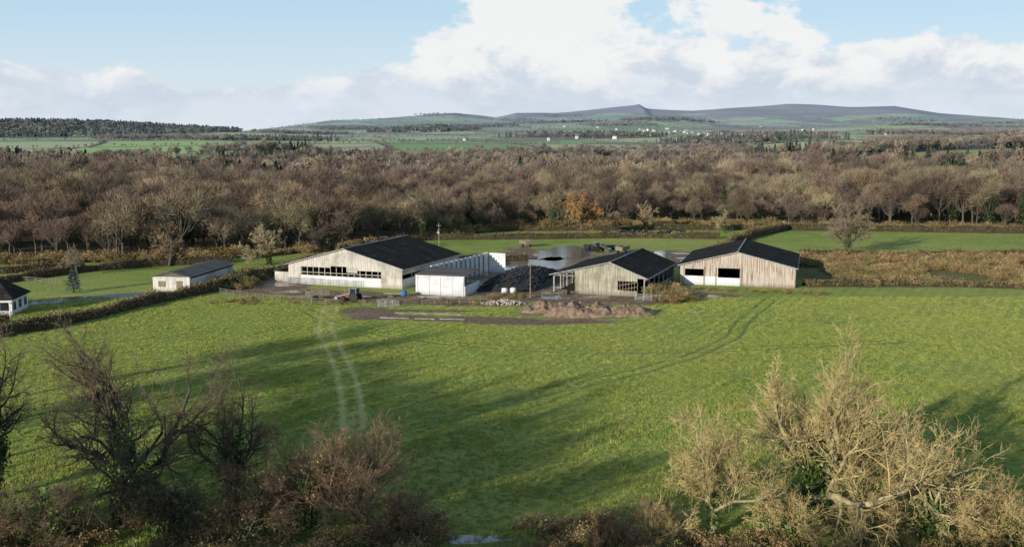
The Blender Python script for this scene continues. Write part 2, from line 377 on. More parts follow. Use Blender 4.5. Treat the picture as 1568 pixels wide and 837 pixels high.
def evergreen_oak(seed,n,ls):
    r=rng(seed); nm=NM(); H=11; tubes(nm,np.array([[[0,0,-1],[0,0,H*.3],[0,0,H*.6]]],float),np.array([[.35,.25,.1]]),5,0)
    nl=12; u=nrm(r.normal(size=(nl,3))); c=u*np.array([2.8,2.8,2.6])+np.array([0,0,6.2]); k=r.integers(0,nl,n); d=nrm(r.normal(size=(n,3)))
    leaves(nm,c[k]+d*1.9*r.uniform(.3,1,(n,1))**.4,ls,1,r); return nm.mesh('evergreen_tree',[M['bark'],M['evergreen']])
wt=coll('woodland_tree',[wood_tree(1,'twig'),wood_tree(2,'twig2',R=6.6),wood_tree(3,'twig2',R=5.2,H=15),wood_tree(4,'twig',ivy=700),wood_tree(5,'twig2',R=6.,nl=18,lr=(.24,.36)),conifer(6),evergreen_oak(7,1500,.6)])
kw=dict(ns=240,sl=2.1,sw=.34)
wf=coll('far_woodland_tree',[wood_tree(1,'twig',**kw),wood_tree(2,'twig2',R=6.6,**kw),wood_tree(3,'twig2',R=5.2,H=14,**kw),wood_tree(4,'twig',**kw),wood_tree(5,'twig2',nl=18,**kw),conifer(6,n=240,ls=2.),evergreen_oak(7,240,1.5)])
def fan(n,y0,y1,w=.60): yy=np.sqrt(RNG.uniform(y0**2,y1**2,n)); return RNG.uniform(-w,w,n)*yy+RNG.uniform(-30,30,n),yy
p=np.array([.25,.23,.18,.10,.22,.0,.02])
def woods(name,c,n,y0,y1):
    cx,cy=fan(n,y0,y1); ok=(cy>wedge(cx)+2)
    for (a,b_,rx,ry) in CLR: ok&=((cx-a)/rx)**2+((cy-b_)/ry)**2>1
    ok&=(vnoise(cx,cy,60,4)>.08); cx=cx[ok];cy=cy[ok]; n=len(cx)
    idx=RNG.choice(7,n,p=p); q=RNG.uniform(size=n)
    con=(vnoise(cx,cy,110,8)>.64)&(cy>620)&((cx<-150)|(cx>200)); idx[con&(q<.65)]=5
    idx[(q>.992)&(cy>330)]=5
    idx[(vnoise(cx,cy,70,14)>.84)&(q<.5)&(cy>340)]=6
    blk=(vnoise(cx,cy,80,12)>.58)&(idx<5); idx[blk&(RNG.uniform(size=n)<.6)]=4
    blk=(vnoise(cx,cy,90,19)>.60)&(idx<5); idx[blk&(RNG.uniform(size=n)<.6)]=0
    sc=RNG.uniform(.58,1.25,n)*(.72+.55*vnoise(cx,cy,70,6)); sc[idx==5]*=.85
    scatter(name,c,np.stack([cx,cy,terr(cx,cy)],1),RNG.uniform(0,6.28,n),sc*1.05,idx,sc*RNG.uniform(.8,1.22,n)); print(name,n)
woods('woodland',wt,int(.6*(600**2-240**2)/66),240,600)
woods('far_woodland',wf,int(.6*(1290**2-600**2)/92),600,1290)
nf=90000; fy=RNG.uniform(1290,6400,nf); fx=RNG.uniform(-.62,.62,nf)*fy
wxp=np.sin(fy/430)*70+np.sin(fy/170)*22; wyp=np.sin(fx/510)*90+np.sin(fx/190)*25
u=fx*.93+fy*.36+wxp; v=fy*.93-fx*.36+wyp; r_=np.floor(v/290); u2=u+np.sin(r_*12.9)*97; c_=np.floor(u2/230)
hedge=(np.abs(u2/230-c_-.5)>.472)|(np.abs(v/290-r_-.5)>.468)
hs=np.modf(np.abs(np.sin(r_*41.3+c_*78.2)*9931.7))[0]
zz=terr(fx,fy)
hill=((fx+1400)/640)**2+((fy-2900)/560)**2<1; hill|=((fx+290)/190)**2+((fy-3500)/270)**2<1; hill|=((fx-640)/200)**2+((fy-4300)/200)**2<1
wds=(hs<.15)|hill
keep=(wds&(RNG.uniform(size=nf)<.85))|(hedge&(RNG.uniform(size=nf)<.8)); keep&=(zz<150)
fx,fy,zz,hs,hill,wds=fx[keep],fy[keep],zz[keep],hs[keep],hill[keep],wds[keep]; n=len(fx)
idx=RNG.choice(7,n,p=p); idx[hill&(RNG.uniform(size=n)<.6)]=5; idx[(hs>.05)&(hs<.08)&(RNG.uniform(size=n)<.5)]=5
sc=RNG.uniform(.7,1.2,n)*np.where(wds,.85,.40)
scatter('hill_woodland',wf,np.stack([fx,fy,zz],1),RNG.uniform(0,6.28,n),sc*(1.+.6*sst(2000,3000,fy)),idx,sc); print('hill',n)
# belt of trees on the slope below the viewpoint (outside the picture, its shade falls on the field)
P=[]
for i in range(74): P.append((RNG.uniform(-75,62),RNG.uniform(38,46),RNG.uniform(.78,.95)))
for i in range(56): P.append((RNG.uniform(-90,50),RNG.uniform(8,28),RNG.uniform(1.2,1.5)))
P=[q for q in P if not (abs(q[0])<7 and q[1]<14) and vnoise(q[0],q[1],9,3)>.25]
for q in ((-67,100,1.4),(-60,90,1.4),(-72,112,1.3),(-76,88,1.4),(-45,54,1.5),(-38,41,1.45),(-52,66,1.45),(-33,31,1.45),(-57,76,1.5),(-52,47,1.5),(-62,62,1.5)): P.append(q)
P=np.array(P,float); n=len(P)
scatter('tree_belt',wt,np.column_stack([P[:,:2],np.zeros(n)]),RNG.uniform(0,6.28,n),P[:,2],RNG.integers(0,5,n))
# ------------------------------------------------------------------ bushes
def bush(seed,mat,H=2.,n=420,leafn=300):
    r=rng(seed); nm=NM(); k=12
    base=np.zeros((k,3)); d=np.stack([r.normal(size=k)*.6,r.normal(size=k)*.6,np.ones(k)],1)
    spec=[(3,3,.2,.0,6,.6,.3,1.0,.2,.6),(2,3,.25,.0,4,.6,.4,1.2,.2,.7),(1,3,.2,0,0,0,0,0,0,0)]
    nm,st=grow(r,H,spec,trunk=.62,rad=.012,matlvl=0,nm=nm,base=base,D0=d)
    leaves(nm,near_pts(r,st,[1,2],leafn,.15),.22,1,r)
    return nm.mesh('bush',[M['hedgecore'],M[mat]])
bb=coll('bramble_bush',[bush(21,'bramble'),bush(22,'bramble',2.4),bush(23,'bramble',1.6,leafn=600)])
def bscatter(name,P,smin,smax):
    P=np.array(P); n=len(P); s=RNG.uniform(smin,smax,n)
    P3=np.column_stack([P,terr(P[:,0],P[:,1])-.1]); return scatter(name,bb,P3,RNG.uniform(0,6.28,n),s,RNG.integers(0,3,n),s*RNG.uniform(.6,1.,n))
n=4200; bx=RNG.uniform(62,175,n); by=RNG.uniform(219,274,n); k=(vnoise(bx,by,14,3)>.30)&(by>219+2*np.sin(bx/6))
k&=~((bx<73.5)&(by>214)&(by<252))
bscatter('bramble_thicket',np.column_stack([bx[k],by[k]]),.5,1.3)
n=1500; bx=RNG.uniform(-46,46,n); by=RNG.uniform(66,83,n); k=(vnoise(bx,by,5,7)>.42)&(~((bx>-5.5)&(bx<0)&(by>77)))
bscatter('roadside_scrub',np.column_stack([bx[k],by[k]]),.4,1.0)
P=[]
for a_,b_ in zip(np.linspace(-400,420,1400),RNG.uniform(-2,9,1400)): P.append((a_+RNG.uniform(-1,1),float(wedge(a_))+b_))
bscatter('woodland_edge_scrub',P,.8,1.9)
bscatter('barn_side_bush',[(31+RNG.uniform(-4,4),204+RNG.uniform(-7,11)) for i in range(90)],.6,1.3)
bscatter('farmyard_weeds',[(RNG.uniform(-58,-4),200+RNG.uniform(-4.5,3)) for i in range(110)]+[(RNG.uniform(-5,4),203+RNG.uniform(-2,6)) for i in range(40)],.25,.6)
bscatter('barn_front_weeds',[(t_,219-(t_-36)*.28+RNG.uniform(-5,-1.)) for t_ in RNG.uniform(34,64,90)],.2,.5)
bscatter('shed_side_bush',[(-60+RNG.uniform(-4,5),224+RNG.uniform(-9,14)) for i in range(160)],.6,1.3)
# ------------------------------------------------------------------ hedges
def hedge_obj(name,pl,w=1.8,h=2.,dens=70,mat='hedge',ls=.34):
    r=rng(int(abs(pl[0][0]*7+pl[0][1]))); nm=NM(); pl=np.array(pl,float)
    segl=np.linalg.norm(np.diff(pl,axis=0),axis=1); cum=np.concatenate([[0],np.cumsum(segl)]); T=cum[-1]; n=int(T*dens)
    def at(s): return np.stack([np.interp(s,cum,pl[:,0]),np.interp(s,cum,pl[:,1])],-1)
    s=r.uniform(0,T,n); c=at(s); d=nrm(at(s+.5)-at(s-.5)); pr=np.stack([-d[:,1],d[:,0]],1)
    hl=h*(.7+.6*vnoise(s,s*0,5,3)); a=r.uniform(0,math.pi,n)
    off=np.cos(a)*w*.5*r.uniform(.8,1.15,n); zz=np.sin(a)**.5*hl*r.uniform(.85,1.2,n)*r.uniform(.3,1,n)**.3
    z0=terr(c[:,0],c[:,1])
    leaves(nm,np.column_stack([c+pr*off[:,None],zz+z0]),ls,0,r)
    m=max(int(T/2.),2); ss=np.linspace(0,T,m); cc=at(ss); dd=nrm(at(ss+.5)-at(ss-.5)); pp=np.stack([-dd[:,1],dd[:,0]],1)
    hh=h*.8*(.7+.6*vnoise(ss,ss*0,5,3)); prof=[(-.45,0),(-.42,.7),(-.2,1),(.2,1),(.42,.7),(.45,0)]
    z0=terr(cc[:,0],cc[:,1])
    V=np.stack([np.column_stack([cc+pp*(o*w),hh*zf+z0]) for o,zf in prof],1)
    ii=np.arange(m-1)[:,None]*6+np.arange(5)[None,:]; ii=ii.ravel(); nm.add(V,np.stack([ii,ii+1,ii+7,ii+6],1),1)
    link(D.objects.new(name,nm.mesh(name,[M[mat],M['hedgecore']])))
hedge_obj('hedge',[(-84,160),(-78,170),(-73,182),(-69,196),(-61.5,213),(-60,219)],2.2,2.0,110)
hedge_obj('hedge',[(-130,214),(-112,222),(-101,243),(-87,254),(-70,262)],2.2,2.,60)
hedge_obj('hedge',[(-150,238),(-118,240),(-104,252)],2,1.8,60)
hedge_obj('hedge',[(-86,176),(-92,172),(-104,170)],2,1.6,60)
hedge_obj('hedge',[(-46,296),(-25,318),(10,321),(40,325),(64,321)],2,1.9,60)
hedge_obj('hedge',[(-8,346),(20,349),(60,352),(84,352)],2,1.8,50)
hedge_obj('hedge',[(50,270),(58,285),(66,308),(78,330),(94,354)],2.6,2.6,90)
hedge_obj('hedge',[(94,350),(130,345),(167,339),(230,334)],2.4,2.4,60)
hedge_obj('hedge',[(62,219.5),(85,222),(106,217),(140,214)],2.4,1.2,110)
hedge_obj('hedge',[(76,274),(100,272),(135,273),(190,270)],2.4,2.0,70)
hedge_obj('hedge',[(-60,216),(-58,228),(-54,240),(-50,256)],2.6,2.4,80)
hedge_obj('hedge',[(-50,256),(-30,262),(-14,262),(4,266)],2.2,1.6,60)
# ------------------------------------------------------------------ individual trees
def oak(name,loc,H,seed,mats,ivyn=0,trunk=.28,r1=1.9,n=(8,8,7,7,4),lean=(0.05,0.02,1),leafn=0,rad=.026,floor=.013,up=.05,a1=1.25,jit=1.,t0=.45,W=None):
    r=rng(seed); deep=len(n)>4
    spec=[(5,9,.08*jit,.04,n[0],r1,.35,a1,t0,.62),(7,6,.17*jit,up,n[1],.50,.4,1.1,.22,.58),(5,5,.20*jit,.05,n[2],.52,.4,1.1,.2,.58),(3,4,.22,.06,n[3],.55,.4,1.1,.15,.62)]
    if deep: spec+=[(2,3,.2,.06,n[4],.6,.4,1.1,.15,.75),(2,3,.2,.05,0,0,0,0,0,0)]
    else: spec+=[(2,3,.2,.06,0,0,0,0,0,0)]
    nm,st=grow(r,H,spec,trunk=trunk,rad=rad,matlvl=3,D0=[lean],floor=floor)
    if ivyn:
        leaves(nm,near_pts(r,st,[0],ivyn//2,H*.024),.26,2,r)
        A=st[1][0][:,:3].reshape(-1,3); i=r.integers(0,len(A),ivyn//2); leaves(nm,A[i]+r.normal(size=(ivyn//2,3))*H*.022,.24,2,r)
    if leafn:
        leaves(nm,near_pts(r,st,[len(spec)-1,len(spec)-2],leafn,.15),.3,3,r)
    A=np.concatenate(nm.V); s=H/np.percentile(A[:,2],99.5)
    me=nm.mesh(name,[M[mats[0]],M[mats[1]],M['ivy'],M[mats[2]] if len(mats)>2 else M['ivy']],scale=s)
    o=D.objects.new(name,me); o.location=loc
    if W:   # spread of the crown
        k=W/(np.percentile(np.hypot(A[:,0],A[:,1]),97)*s*2); k=min(max(k,.6),1.7); o.scale=(k,k,1)
    link(o); return o
OB=('oakbark','oaktwig'); LB=('lichbark','lichtwig'); SB=('oakbark','shrub','orange')
oak('bare_oak_tree',(-32.5,84,0),17.0,101,OB,8000,r1=1.75,n=(9,7,6,5,3),rad=.034,floor=.0115,jit=1.4,up=.06,W=18,a1=1.2)
oak('bare_oak_tree',(-43,82,0),16.6,102,OB,6000,r1=1.6,n=(9,7,6,5,3),rad=.034,floor=.0115,jit=1.4,up=.06,W=15,a1=1.2)
oak('bare_ash_tree',(-23.5,85,0),13.8,103,OB,5500,r1=1.3,n=(8,7,6,5,3),trunk=.34,a1=1.0,rad=.028,floor=.0115,jit=1.3,up=.06,W=9.5)
oak('lichen_covered_oak_tree',(25,85,0),13.6,104,LB,5000,r1=2.4,trunk=.20,n=(13,8,6,6,4),floor=.0125,rad=.036,up=.02,a1=1.5,jit=1.2,W=22,t0=.3)
oak('lichen_covered_oak_tree',(16.0,80,0),10.6,105,LB,600,r1=1.7,trunk=.28,n=(9,8,6,5,3),floor=.0125,rad=.030,jit=1.2,W=11)
oak('lichen_covered_oak_tree',(33,80,0),9.0,106,LB,2500,r1=2.4,trunk=.18,n=(10,8,6,5,3),floor=.0125,rad=.03,a1=1.45,jit=1.2,W=13,t0=.3)
def shrub(name,loc,H,seed,mats,k=9,leafn=0,spread=.5,ivyn=0,floor=.010,n=(6,6,5,4)):
    r=rng(seed); base=np.column_stack([r.normal(size=k)*H*.06,r.normal(size=k)*H*.06,np.zeros(k)-.2]); d=np.column_stack([r.normal(size=k)*spread,r.normal(size=k)*spread,np.ones(k)])
    nm,st=grow(r,H,[(4,5,.12,.02,n[0],.6,.3,1.1,.2,.55),(3,4,.2,.04,n[1],.6,.35,1.1,.2,.6),(3,3,.22,.04,n[2],.6,.4,1.,.15,.65),(2,3,.2,.04,n[3],.6,.4,1.,.1,.8),(1,3,.1,0,0,0,0,0,0,0)],trunk=.5,rad=.013,matlvl=1,base=base,D0=d,floor=floor)
    if leafn: leaves(nm,near_pts(r,st,[2,3],leafn,.15),.16,3,r)
    if ivyn: leaves(nm,near_pts(r,st,[0],ivyn,.35),.22,2,r)
    zmax=np.percentile(np.concatenate(nm.V)[:,2],99.8); s=H/zmax
    o=D.objects.new(name,nm.mesh(name,[M[mats[0]],M[mats[1]],M['ivy'],M[mats[2]] if len(mats)>2 else M['ivy']],scale=s)); o.location=loc; link(o)
shrub('hazel_shrub',(-12.5,83,0),9.0,201,SB,9,250,.42,n=(6,6,5,4))
shrub('hazel_shrub',(-17.5,82,0),8.4,202,SB,7,900,.35,900,n=(6,5,5,4))
shrub('hazel_shrub',(-21.5,80,0),6.5,203,SB,7,500,.45,900)
shrub('hazel_shrub',(-8.5,80,0),5.0,209,SB,7,200,.5,0)
shrub('thorn_shrub',(-37,79,0),5.5,204,OB,6,0,.5,1800)
shrub('thorn_shrub',(39,79,0),5.5,205,LB,8,0,.5,900,.012)
shrub('thorn_shrub',(21,79,0),4.6,206,LB,7,0,.55,1800,.012)
shrub('thorn_shrub',(12,78.5,0),4.,207,LB,7,0,.55,0,.012)
shrub('thorn_shrub',(8,77.5,0),3.0,210,SB,8,100,.5,0)
shrub('thorn_shrub',(28,79,0),4.6,211,LB,7,0,.6,1200,.012)
shrub('thorn_shrub',(-28,80,0),5.2,208,OB,6,0,.5,1800)
BT=('bark','twig'); B2=('bark','twig2')
oak('bare_oak_tree',(89.5,277,0),14,111,BT,1200,n=(9,8,6,6),rad=.03,floor=.035,W=15)
oak('autumn_oak_tree',(22,328,0),13.6,112,BT+('orange',),0,n=(9,8,7,6),leafn=12000,floor=.03,r1=1.5,W=12)
oak('bare_oak_tree',(-27.5,315,0),15.5,113,BT,2500,n=(9,8,6,6),rad=.03,floor=.04,W=15)
oak('bare_oak_tree',(-9,352,0),15,114,BT,4000,n=(8,8,6,6),floor=.04,W=13)
oak('bare_oak_tree',(13,357,0),13.5,115,BT,1500,n=(8,8,6,6),floor=.04,W=12)
oak('bare_oak_tree',(-60,257,0),9.5,116,BT,500,n=(8,8,7,6),trunk=.2,floor=.03)
oak('bare_oak_tree',(-84,254,0),7.5,117,('bark','shrub'),0,n=(8,8,7,6),trunk=.2,floor=.03)
oak('bare_oak_tree',(-99,236,0),6.5,118,BT,0,n=(7,7,6,5),trunk=.3,floor=.025)
oak('bare_oak_tree',(70,343,0),7,119,BT,800,n=(7,7,7,6),floor=.03)
oak('bare_oak_tree',(-47,272,0),10,120,B2,500,n=(8,8,7,6),trunk=.2,floor=.03)
oak('bare_oak_tree',(45,352,0),9,121,B2,500,n=(8,8,7,6),trunk=.2,floor=.03)
link(D.objects.new('blue_spruce_tree',conifer(31,5.8,'bluecon',1500,.34))).location=(-89.5,211,0)
# ------------------------------------------------------------------ farm buildings
def boards(name,c1,c2,c3,vert=True):
    m,nt,b=newmat(name,.85,.15); tc=nt.nodes.new('ShaderNodeTexCoord'); mp=nt.nodes.new('ShaderNodeMapping'); nt.links.new(tc.outputs['Object'],mp.inputs[0])
    mp.inputs['Scale'].default_value=(4,4,.22) if vert else (.3,.3,6)
    a=noise(nt,mp.outputs[0],1.,3,.6); c=mix(nt,a.sstep(.40,.60),c1,c2); n2=noise(nt,tc.outputs['Object'],.35,4); c=mix(nt,n2.sstep(.40,.66)*.8,c,c3)
    sp=nt.nodes.new('ShaderNodeSeparateXYZ'); nt.links.new(tc.outputs['Object'],sp.inputs[0]); zz=E(nt,sp.outputs[2])
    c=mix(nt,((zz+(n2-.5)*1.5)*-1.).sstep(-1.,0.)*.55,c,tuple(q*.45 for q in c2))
    nt.links.new(c.s,b.inputs['Base Color']); bp=nt.nodes.new('ShaderNodeBump'); bp.inputs['Strength'].default_value=.7; bp.inputs['Distance'].default_value=.06
    nt.links.new(a.s,bp.inputs['Height']); nt.links.new(bp.outputs[0],b.inputs['Normal']); return m
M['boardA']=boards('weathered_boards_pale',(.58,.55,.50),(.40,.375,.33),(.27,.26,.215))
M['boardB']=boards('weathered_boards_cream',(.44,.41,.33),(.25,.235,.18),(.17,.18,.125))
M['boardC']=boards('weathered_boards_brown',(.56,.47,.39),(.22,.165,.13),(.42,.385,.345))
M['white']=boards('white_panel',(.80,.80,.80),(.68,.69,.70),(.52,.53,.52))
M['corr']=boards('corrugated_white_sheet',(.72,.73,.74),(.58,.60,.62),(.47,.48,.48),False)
def roofmat(name,c1,c2):
    m,nt,b=newmat(name,.95,.04); tc=nt.nodes.new('ShaderNodeTexCoord'); v=tc.outputs['Object']
    sp=nt.nodes.new('ShaderNodeSeparateXYZ'); nt.links.new(v,sp.inputs[0]); yy=E(nt,sp.outputs[1])
    w=(yy*12.).sin()*.5+.5; mp=nt.nodes.new('ShaderNodeMapping'); mp.inputs['Scale'].default_value=(.15,1.,.3); nt.links.new(v,mp.inputs[0])
    n1=noise(nt,mp.outputs[0],1.2,4,.6); c=mix(nt,n1.sstep(.35,.7),c1,c2); ln=((yy/1.0).fract()-.5).abs().sstep(.44,.48); c=mix(nt,ln*.4,c,tuple(q*.5 for q in c1))
    n3=noise(nt,v,.6,4); c=mix(nt,n3.sstep(.55,.7)*.5,c,tuple(q*2.2 for q in c2))
    nt.links.new(c.s,b.inputs['Base Color']); bp=nt.nodes.new('ShaderNodeBump'); bp.inputs['Distance'].default_value=.06; bp.inputs['Strength'].default_value=.5
    nt.links.new(w.s,bp.inputs['Height']); nt.links.new(bp.outputs[0],b.inputs['Normal']); return m
M['roof']=roofmat('fibre_cement_roof_dark',(.022,.020,.018),(.042,.038,.033))
M['roofg']=roofmat('fibre_cement_roof_grey',(.16,.15,.14),(.09,.085,.075))
M['steel']=simple('galvanised_steel',(.35,.36,.37),(.22,.23,.24),2,rough=.5)
M['timber']=simple('fence_timber',(.26,.22,.16),(.15,.13,.09),3)
M['dark']=simple('straw_floor_dark',(.07,.055,.035),(.04,.03,.02),1)
M['conc']=simple('concrete',(.40,.38,.33),(.25,.23,.20),.8)
M['black']=simple('tyre_rubber',(.022,.022,.024),(.035,.035,.038),3,rough=.6)
M['stone']=simple('pale_stone',(.46,.41,.33),(.28,.25,.2),1.5)
M['mud']=simple('mud_heap',(.30,.21,.145),(.16,.11,.08),1.2,bump=1.)
M['rust']=simple('machine_paint_rust',(.20,.10,.05),(.12,.07,.04),1,rough=.5)
M['glass']=simple('dark_glass',(.03,.04,.05),(.02,.025,.03),1,rough=.1,spec=.6)
M['green']=simple('machine_paint_green',(.05,.09,.04),(.04,.07,.03),1)
M['blue']=simple('blue_plastic',(.06,.16,.36),(.05,.12,.26),1,rough=.5)
M['wplast']=simple('white_plastic',(.75,.76,.76),(.6,.62,.62),1,rough=.5)
def barn(name,loc,rz,wl,wr,L,el,er,rh,front,sideR,bmat,lowmat='white',rmat='roof',back=True,bays=6,leftlow=None):
    e=empty(name,(loc[0],loc[1],0),rz)
    top=lambda x: rh-(rh-el)*(-x)/wl if x<0 else rh-(rh-er)*x/wr
    mats=[M[bmat],M[lowmat]]; mb=MB()
    def panel(x0,x1,z0,z1,yy,mi):
        cuts=[x0]+([0.] if x0<0<x1 else [])+[x1]
        for a_,b_ in zip(cuts,cuts[1:]):
            ta=top(a_)-.05 if z1 is None else z1; tb=top(b_)-.05 if z1 is None else z1
            vs=[(a_,yy,z0),(b_,yy,z0),(b_,yy,tb),(a_,yy,ta),(a_,yy+.12,z0),(b_,yy+.12,z0),(b_,yy+.12,tb),(a_,yy+.12,ta)]
            mb.poly(vs,[(0,1,2,3),(5,4,7,6),(0,4,5,1),(3,2,6,7),(1,5,6,2),(4,0,3,7)],mi)
    for x0,x1,iv in front:
        for z0,z1,mi in iv: panel(x0,x1,z0,z1,0.+(-.03 if mi==1 else 0),mi)
    panel(-wl,wr,0,None,L-.12,0)
    mb.obj('gable_walls',mats,e)
    mb=MB()
    for (y0,y1,z0,z1,mi) in sideR: mb.box((wr-.06,(y0+y1)/2,(z0+z1)/2),(.12 if mi==0 else .18,y1-y0,z1-z0),0,mi)
    if leftlow: mb.box((-wl+.06,L/2,leftlow/2),(.12,L-.4,leftlow),0,0)
    mb.obj('side_walls',mats,e)
    mb=MB(); o=.45; t=.14
    sl=(rh-el)/wl; sr=(rh-er)/wr
    for sgn,w,s in((-1,wl,sl),(1,wr,sr)):
        xe=sgn*(w+o); ze=rh-s*(w+o)
        pr=[(0,rh),(xe,ze),(xe,ze+t),(0,rh+t)]
        vs=[(px,-o,pz) for px,pz in pr]+[(px,L+o,pz) for px,pz in pr]
        mb.poly(vs,[(0,1,2,3),(7,6,5,4),(0,4,5,1),(1,5,6,2),(2,6,7,3),(3,7,4,0)])
    mb.obj('roof',M[rmat],e)
    mb=MB(); mb.loft([(0,-o-.02,rh+t),(0,L+o+.02,rh+t)],[.16,.16],6)
    for sgn,w,s in((-1,wl,sl),(1,wr,sr)):
        xe=sgn*(w+o); ze=rh-s*(w+o)
        vs=[(0,-o-.05,rh-.02),(xe,-o-.05,ze-.02),(xe,-o-.05,ze+t+.03),(0,-o-.05,rh+t+.03),(0,-o-.01,rh-.02),(xe,-o-.01,ze-.02),(xe,-o-.01,ze+t+.03),(0,-o-.01,rh+t+.03)]
        mb.poly(vs,[(0,1,2,3),(4,7,6,5),(0,4,5,1),(2,6,7,3),(1,5,6,2)],0)
        mb.loft([(xe,-o,ze+.02),(xe,L+o,ze+.02)],[.09,.09],6)
    mb.obj('ridge_bargeboard_gutter',M['steel'],e)
    mb=MB()
    for i in range(bays+1):
        yy=.35+(L-.7)*i/bays
        for xx,zt in((-wl+.35,top(-wl+.35)),(wr-.35,top(wr-.35))):
            mb.box((xx,yy,zt/2),(.22,.22,zt-.1))
        mb.beam((-wl+.3,yy,top(-wl+.3)-.25),(0,yy,rh-.3),.14); mb.beam((0,yy,rh-.3),(wr-.3,yy,top(wr-.3)-.25),.14)
    mb.obj('frame',M['steel'],e)
    mb=MB(); mb.box((( wr-wl)/2,L/2,.03),(wl+wr-.3,L-.3,.06)); mb.obj('floor',M['dark'],e)
    return e,top
W=13.7
fr=[(-W,-10.6,[(0,None,0)]),(-10.6,-3.2,[(0,1.9,1),(3.75,None,0)]),(-3.2,.6,[(0,1.9,1),(4.1,None,0)]),(.6,3.2,[(0,1.9,1),(2.9,None,0)]),(3.2,8.8,[(0,1.9,1),(3.4,None,0)]),(8.8,W,[(0,None,0)])]
e,top=barn('cattle_barn',(-35.7,220.2),math.radians(-20.4),W,W,30,4.2,4.2,7.9,fr,[(0.2,30-.2,0,2.0,1),(.2,29.8,2.9,4.1,0)],'boardA',bays=6,leftlow=4.1)
mb=MB()
for i in range(14): mb.box((-10.4+i*1.42,.06,2.9),(.12,.05,1.9))
mb.box((-.9,.0,1.98),(19.3,.2,.1)); mb.box((-.9,.06,2.6),(19.3,.05,.12))
mb.obj('slats',M['boardA'],e)
mb=MB()
mb.poly([(-W-4.5,1,2.3),(-W-.5,1,3.4),(-W-.5,14,3.4),(-W-4.5,14,2.3),(-W-4.5,1,2.42),(-W-.5,1,3.52),(-W-.5,14,3.52),(-W-4.5,14,2.42)],[(0,3,2,1),(4,5,6,7),(0,1,5,4),(1,2,6,5),(2,3,7,6),(3,0,4,7)])
mb.obj('lean_to_roof',M['roofg'],e)
mb=MB(); mb.box((-W-2.3,1.3,1.1),(4,.12,2.2)); mb.box((-W-4.2,7.5,1.1),(.12,12.2,2.2)); mb.obj('lean_to_wall',M['boardA'],e)
mb=MB()
for k in range(5): mb.box((-5.,-.6,.35+k*.25),(18,.06,.08))
for i in range(10): mb.box((-13.5+i*2,-.6,.7),(.1,.1,1.5))
mb.obj('feed_rail',M['steel'],e)
mb=MB(); mb.loft([(9,29,6),(9,29,11.5)],[.07,.05],6); mb.loft([(8.4,29,10.8),(9.6,29,10.8)],[.05,.05],5); mb.loft([(8.6,29,9.8),(9.4,29,9.8)],[.05,.05],5); mb.box((9,28.8,9.2),(.5,.3,.5)); mb.obj('mast',M['steel'],e)
fr=[(-7.3,-5.2,[(0,None,0)]),(-5.2,1.6,[(0,None,0)]),(1.6,5.6,[(0,1.1,0),(3.0,None,0)]),(5.6,7.3,[(3.6,None,0)])]
e,topb=barn('cattle_barn',(19.6,207.2),math.radians(-20.5),12.2,7.3,27,3.7,3.8,6.6,fr,[(.2,26.8,3.1,3.75,0),(2,26.8,0,1.,1)],'boardB','conc',bays=6)
mb=MB()
for i in range(2): mb.beam((1.7,.3,1.1+i*.9),(5.5,.3,1.9+i*.9),.08)
for i in range(7): mb.box((2.+i*.6,.3,1.9),(.1,.1,2.2))
for i in range(5): mb.box((-11.9,.4+i*6.4,1.8),(.25,.25,3.6))
mb.box((-9.8,.3,3.55),(4.6,.15,.3)); mb.box((-7.25,13,1.8),(.15,26,3.6))
mb.obj('timber_posts',M['timber'],e)
fr=[(-12,-11,[(0,None,0)]),(-11,-6.8,[(0,1.9,1),(3.4,None,0)]),(-6.8,-4,[(0,1.9,1),(1.9,None,0)]),(-4,.6,[(0,1.7,1),(3.75,None,0)]),(.6,12,[(0,None,0)])]
e,topc=barn('cattle_barn',(47.8,220),math.radians(-16),12,12,28,4.2,4.2,7.2,fr,[(.1,27.9,0,4.1,0)],'boardC',bays=6,leftlow=4.1)
mb=MB(); mb.box((-4.4,-.1,1.95),(.2,.1,3.8)); mb.box((-6.9,-.1,1.95),(.2,.1,3.8)); mb.box((1,-.12,2),(.2,.1,3.9)); mb.obj('door_posts',M['timber'],e)
e=empty('silage_shed',(-14.4,207.3,0),math.radians(-17))
mb=MB(); mb.box((0,.1,1.95),(10.2,.2,3.9)); mb.box((-5.2,4.5,1.95),(.2,9,3.9)); mb.box((5.2,4.5,1.0),(.2,9,2.0)); mb.obj('walls',M['corr'],e)
mb=MB(); mb.poly([(-5.5,-.3,4.02),(5.5,-.3,4.02),(5.5,9.2,4.35),(-5.5,9.2,4.35),(-5.5,-.3,4.14),(5.5,-.3,4.14),(5.5,9.2,4.47),(-5.5,9.2,4.47)],[(0,3,2,1),(4,5,6,7),(0,1,5,4),(1,2,6,5),(2,3,7,6),(3,0,4,7)]); mb.obj('roof',M['roofg'],e)
mb=MB()
for i in range(5): mb.box((-4.9+i*2.45,-.05,1.9),(.16,.14,3.7))
mb.box((0,-.06,2.6),(10,.12,.14)); mb.box((0,-.06,1.3),(10,.12,.14)); mb.obj('trim',M['white'],e)
mb=MB(); ry=math.radians(-8)
for i in range(12):
    mb.box((-5.6+2.2*i*.14,10.5+i*2.2,2.3),(.22,2.1,4.6),ry*.98)
mb.box((-.2,36.2,2.3),(5.2,.25,4.6)); mb.obj('clamp_wall',M['white'],e)
mb=MB()
for i in range(13): mb.box((-5.45+2.2*i*.14,9.4+i*2.2,2.35),(.3,.2,4.75),ry)
mb.obj('clamp_posts',M['steel'],e)
